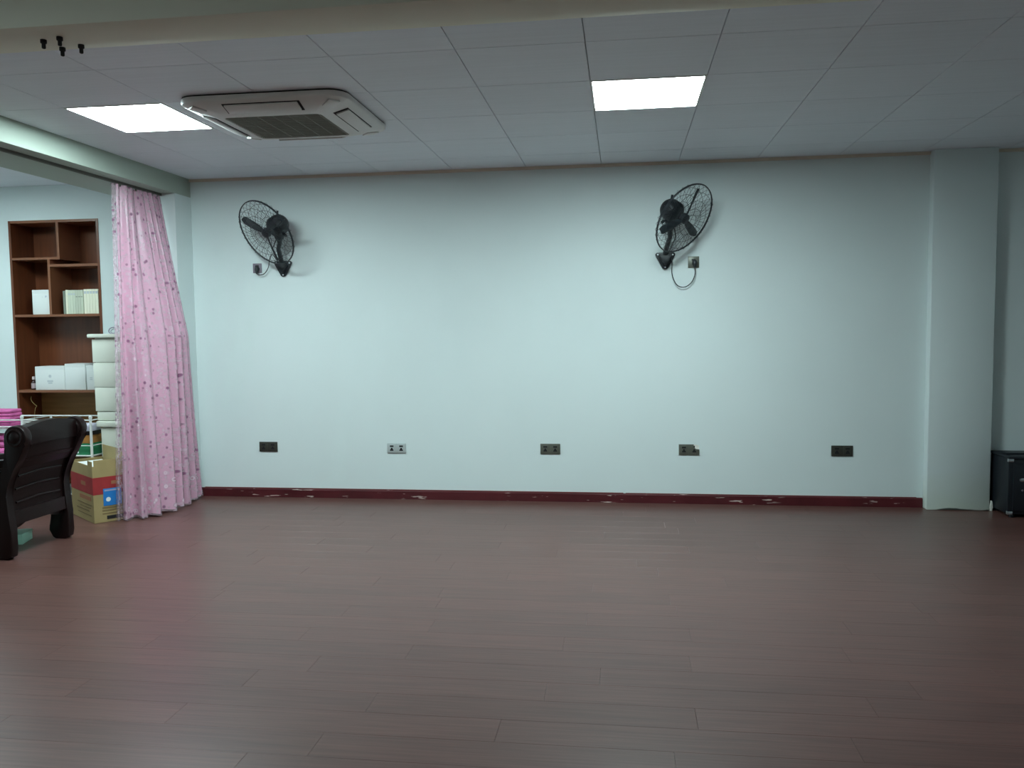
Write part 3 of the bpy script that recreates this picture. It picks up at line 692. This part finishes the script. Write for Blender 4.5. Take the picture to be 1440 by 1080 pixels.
bm = bmesh.new(); lathe(bm, [(0.017, 0), (0.017, 0.0008)], MB @ Matrix.Translation((-0.0027, 0.105, 0.172)) @ Matrix.Rotation(-math.pi/2, 4, 'Y'), 14); obj('sticker_mark', bm, 'paper', st)
part('sticker_mark', 'bluemark', st, -0.0034, -0.0027, 0.08, 0.19, 0.235, 0.246, mtx=MB)
for (b0, b1, z0, z1, mm) in ((0.06, 0.23, 0.105, 0.117, 'ink'), (0.06, 0.21, 0.085, 0.095, 'ink'), (0.06, 0.22, 0.063, 0.071, 'ink'), (0.09, 0.22, 0.022, 0.048, 'slot'), (0.13, 0.20, 0.285, 0.31, 'inkred')):
    part('printed_line', mm, cbx, -0.0022, -0.0004, b0, b1, z0, z1, mtx=MB)
for (a0, a1, z0, z1, mm) in ((0.05, 0.30, 0.165, 0.195, 'inkred'), (0.04, 0.36, 0.128, 0.136, 'ink'), (0.06, 0.30, 0.105, 0.113, 'ink'), (0.10, 0.38, 0.078, 0.090, 'ink'), (0.05, 0.36, 0.05, 0.057, 'ink'), (0.16, 0.26, 0.27, 0.30, 'inkred')):
    part('printed_line', mm, cbx, a0, a1, -0.0022, -0.0004, z0, z1, mtx=MB)
# flaps: the one by the curtain leans up, the one behind it stands higher, one hangs outward
part('flap', 'card', cbx, 0, 0.005, 0.012, BW-0.012, BH, BH+0.045, mtx=MB)
part('flap', 'card', cbx, 0.01, 0.10, 0.0, 0.005, BH, BH+0.035, mtx=MB)
part('flap', 'card', cbx, 0.06, LW-0.012, BW-0.006, BW-0.001, BH, BH+0.10, mtx=MB)
mt = MB @ Matrix.Translation((LW, 0, BH)) @ Matrix.Rotation(math.radians(60), 4, 'Y')
part('flap', 'card', cbx, 0, 0.16, 0.01, BW-0.01, -0.005, 0, mtx=MB @ Matrix.Translation((LW-0.004, 0, BH+0.002)) @ Matrix.Rotation(math.radians(38), 4, 'Y'))
wh = bx(0.03, LW-0.06, 0.02, BW-0.03, BH-0.03, BH-0.012, bev=0.004, mtx=MB)
bm = wh; box(bm, 0.04, LW-0.07, 0.03, BW-0.04, 0.009, BH-0.031, mtx=MB)
tag(obj('white_tray', bm, 'paper', origin=(cx-0.1, cy+0.25, 0.009)), 'white foam block filling the open cardboard box', 'foam')

# ------------------------------------------------------------------ dark rosewood armchair, back turned to the hall
ch = thing('armchair', 'dark carved rosewood armchair with scrolled crest, back to the hall', 'armchair', (-4.1, 4.96, 0))
Y0, Y1, PT = 4.650, 5.250, 0.060
def back_profile():
    """closed outline (x, z) of a rear post: flared foot, waist, outward sweep and rolled ear"""
    right = [(-3.850, 0.0), (-3.815, 0.02), (-3.806, 0.065), (-3.812, 0.19), (-3.824, 0.29), (-3.832, 0.40), (-3.830, 0.462), (-3.812, 0.511), (-3.772, 0.575), (-3.735, 0.636), (-3.700, 0.695)]
    ear = [(-3.752+0.078*math.cos(a), 0.778+0.076*math.sin(a)) for a in [math.radians(d) for d in range(-40, 210, 14)]]
    left = [(-3.825, 0.710), (-3.832, 0.650), (-3.850, 0.579), (-3.885, 0.489), (-3.905, 0.40), (-3.915, 0.29), (-3.925, 0.19), (-3.958, 0.10), (-3.962, 0.06), (-3.935, 0.012), (-3.915, 0.0)]
    return right+ear+left
for (a, b_) in ((Y0, Y0+PT), (Y1-PT, Y1)):
    bm = bmesh.new(); prism(bm, back_profile(), lambda x_, z_: Vector((x_, a, z_)), (0, b_-a, 0), bev=0.010); po = obj('rear_post', bm, 'rosewood', ch)
    for (yy, sgn) in ((a, -1), (b_, 1)):
        bm = bmesh.new(); MT = Matrix.Translation((-3.752, yy, 0.778)) @ Matrix.Rotation(-sgn*math.pi/2, 4, 'X')
        lathe(bm, [(0.056, -0.004), (0.058, 0.004), (0.050, 0.008), (0.036, 0.005), (0.032, 0.009), (0.012, 0.014)], MT, 24); obj('scroll_boss', bm, 'rosewood', po)
ya, yb_ = Y0+PT-0.004, Y1-PT+0.004
def slab(name, prof, bev=0.006):
    bm = bmesh.new(); prism(bm, prof, lambda x_, z_: Vector((x_, ya, z_)), (0, yb_-ya, 0), bev=bev); return obj(name, bm, 'rosewood', ch)
# crest, arched between the ears
bm = bmesh.new(); nn = 18
cr = [(lerp(ya, yb_, k/nn), 0.835+0.030*math.sin(math.pi*k/nn)) for k in range(nn+1)]
prism(bm, cr+[(yb_, 0.72), (ya, 0.72)], lambda y_, z_: Vector((-3.785, y_, z_)), (0.070, 0, 0), bev=0.012); obj('crest_rail', bm, 'rosewood', ch)
slab('upper_panel', [(-3.775, 0.76), (-3.716, 0.76), (-3.752, 0.62), (-3.82, 0.62)])
slab('middle_rail', [(-3.828, 0.632), (-3.742, 0.642), (-3.782, 0.575), (-3.85, 0.565)], 0.010)
slab('lower_panel', [(-3.84, 0.58), (-3.797, 0.58), (-3.842, 0.45), (-3.845, 0.28), (-3.885, 0.28), (-3.88, 0.45)])
slab('bottom_rail', [(-3.91, 0.30), (-3.826, 0.30), (-3.820, 0.215), (-3.91, 0.215)], 0.010)
bm = bmesh.new(); ap = [(lerp(ya, yb_, k/nn), 0.185+0.045*(abs(2*k/nn-1) < 0.7)*math.cos((2*k/nn-1)/0.7*math.pi/2)) for k in range(nn+1)]
prism(bm, [(yb_, 0.26), (ya, 0.26)]+ap, lambda y_, z_: Vector((-3.885, y_, z_)), (0.035, 0, 0), bev=0.003); obj('apron', bm, 'rosewood', ch)
for k in range(3):   # carved beads on the lower panel
    zc = 0.52-k*0.085; xc = -3.818 if k == 0 else -3.842
    bm = bmesh.new(); tube(bm, [(xc, ya+0.04, zc), (xc+0.004, (ya+yb_)/2, zc+0.012), (xc, yb_-0.04, zc)], 0.008, 8); obj('carved_bead', bm, 'rosewood', ch)
part('seat', 'rosewood', ch, -4.46, -3.88, Y0+0.02, Y1-0.02, 0.385, 0.43, bev=0.008)
part('seat_frame', 'rosewood', ch, -4.45, -3.90, Y0+0.03, Y1-0.03, 0.30, 0.385, bev=0.004)
for a in (Y0+0.005, Y1-0.075):
    bm = bmesh.new(); prism(bm, [(-4.46, 0), (-4.37, 0), (-4.385, 0.15), (-4.40, 0.38), (-4.385, 0.58), (-4.455, 0.58), (-4.465, 0.38), (-4.475, 0.12)], lambda x_, z_: Vector((x_, a, z_)), (0, 0.07, 0), bev=0.006); obj('front_leg', bm, 'rosewood', ch)
    bm = bmesh.new(); prism(bm, [(-4.50, 0.575), (-4.30, 0.59), (-4.0, 0.62), (-3.82, 0.64), (-3.84, 0.585), (-4.0, 0.565), (-4.30, 0.535), (-4.50, 0.53), (-4.53, 0.55)], lambda x_, z_: Vector((x_, a-0.005, z_)), (0, 0.08, 0), bev=0.008); obj('armrest', bm, 'rosewood', ch)
    part('side_panel', 'rosewood', ch, -4.38, -3.89, a+0.02, a+0.045, 0.43, 0.56)

gb = thing('flat_box', 'small mint green box on the floor behind the armchair legs', 'box', (-4.2, 5.1, 0))
mt = Matrix.Translation((-4.03, 5.019, 0)) @ Matrix.Rotation(math.atan2(0.166, -0.054)-math.pi/2, 4, 'Z')
part('body', 'mint', gb, -0.30, 0, 0, 0.175, 0, 0.068, bev=0.003, mtx=mt); part('lid', 'mint', gb, -0.302, 0.002, -0.002, 0.177, 0.05, 0.0705, bev=0.002, mtx=mt)

# ------------------------------------------------------------------ black case beside the pillar
cs = thing('equipment_case', 'black equipment case with steel corners standing beside the pillar', 'case', (3.05, 6.53, 0))
KX0, KX1, KY0, KY1, KZ0, KZ1 = 2.775, 3.33, 6.365, 6.675, 0.025, 0.452
part('body', 'case', cs, KX0, KX1, KY0+0.012, KY1, KZ0, KZ1-0.02, bev=0.008)
part('front_panel', 'case', cs, KX0+0.03, KX1-0.03, KY0, KY0+0.0119, KZ0+0.03, KZ1-0.055, bev=0.004)
part('lid', 'case', cs, KX0-0.004, KX1+0.004, KY0+0.004, KY1+0.004, KZ1-0.0198, KZ1, bev=0.006)
part('carry_handle', 'case', cs, KX0+0.02, KX0+0.20, KY0+0.10, KY0+0.19, KZ1, KZ1+0.012, bev=0.005)
for x in (KX0, KX1):
    s_ = 1 if x == KX0 else -1
    for z in (KZ0, KZ1-0.02):
        q = 1 if z == KZ0 else -1
        bm = bmesh.new(); x0_, x1_ = sorted((x-s_*0.003, x+s_*0.035)); z0_, z1_ = sorted((z-q*0.002, z+q*0.022)); box(bm, x0_, x1_, KY0+0.008, KY0+0.03, z0_, z1_, bev=0.003); obj('corner_guard', bm, 'chrome', cs)
    for y in (KY0+0.04, KY1-0.04):
        bm = bmesh.new(); lathe(bm, [(0.018, 0), (0.020, 0.004), (0.016, 0.026)], Matrix.Translation((x+s_*0.04, y, 0)), 12); obj('rubber_foot', bm, 'case', cs)
bm = bmesh.new(); lathe(bm, [(0.017, 0), (0.017, 0.004), (0.010, 0.007)], Matrix.Translation((2.868, KY0, 0.281)) @ Matrix.Rotation(math.pi/2, 4, 'X') @ Matrix.Diagonal((1.3, 0.8, 1, 1)), 16); obj('latch', bm, 'chrome', cs)
bm = bmesh.new(); lathe(bm, [(0.007, 0), (0.007, 0.004), (0.004, 0.006)], Matrix.Translation((2.868, KY0, 0.205)) @ Matrix.Rotation(math.pi/2, 4, 'X'), 12); obj('indicator', bm, 'purple', cs)
bm = bmesh.new(); prism(bm, [(0, 0), (0.016, 0), (0.02, 0.035), (0.014, 0.075), (0.004, 0.08), (-0.002, 0.03)], lambda a, z: Vector((2.751+a, 6.60, z)), (0, 0.012, 0), bev=0.002)
tag(obj('plaster_flake', bm, 'plaster', origin=(2.76, 6.6, 0)), 'pale flake of plaster on the floor between pillar and case', 'plaster')

for o in bpy.data.objects:
    if '_o' in o: del o['_o']
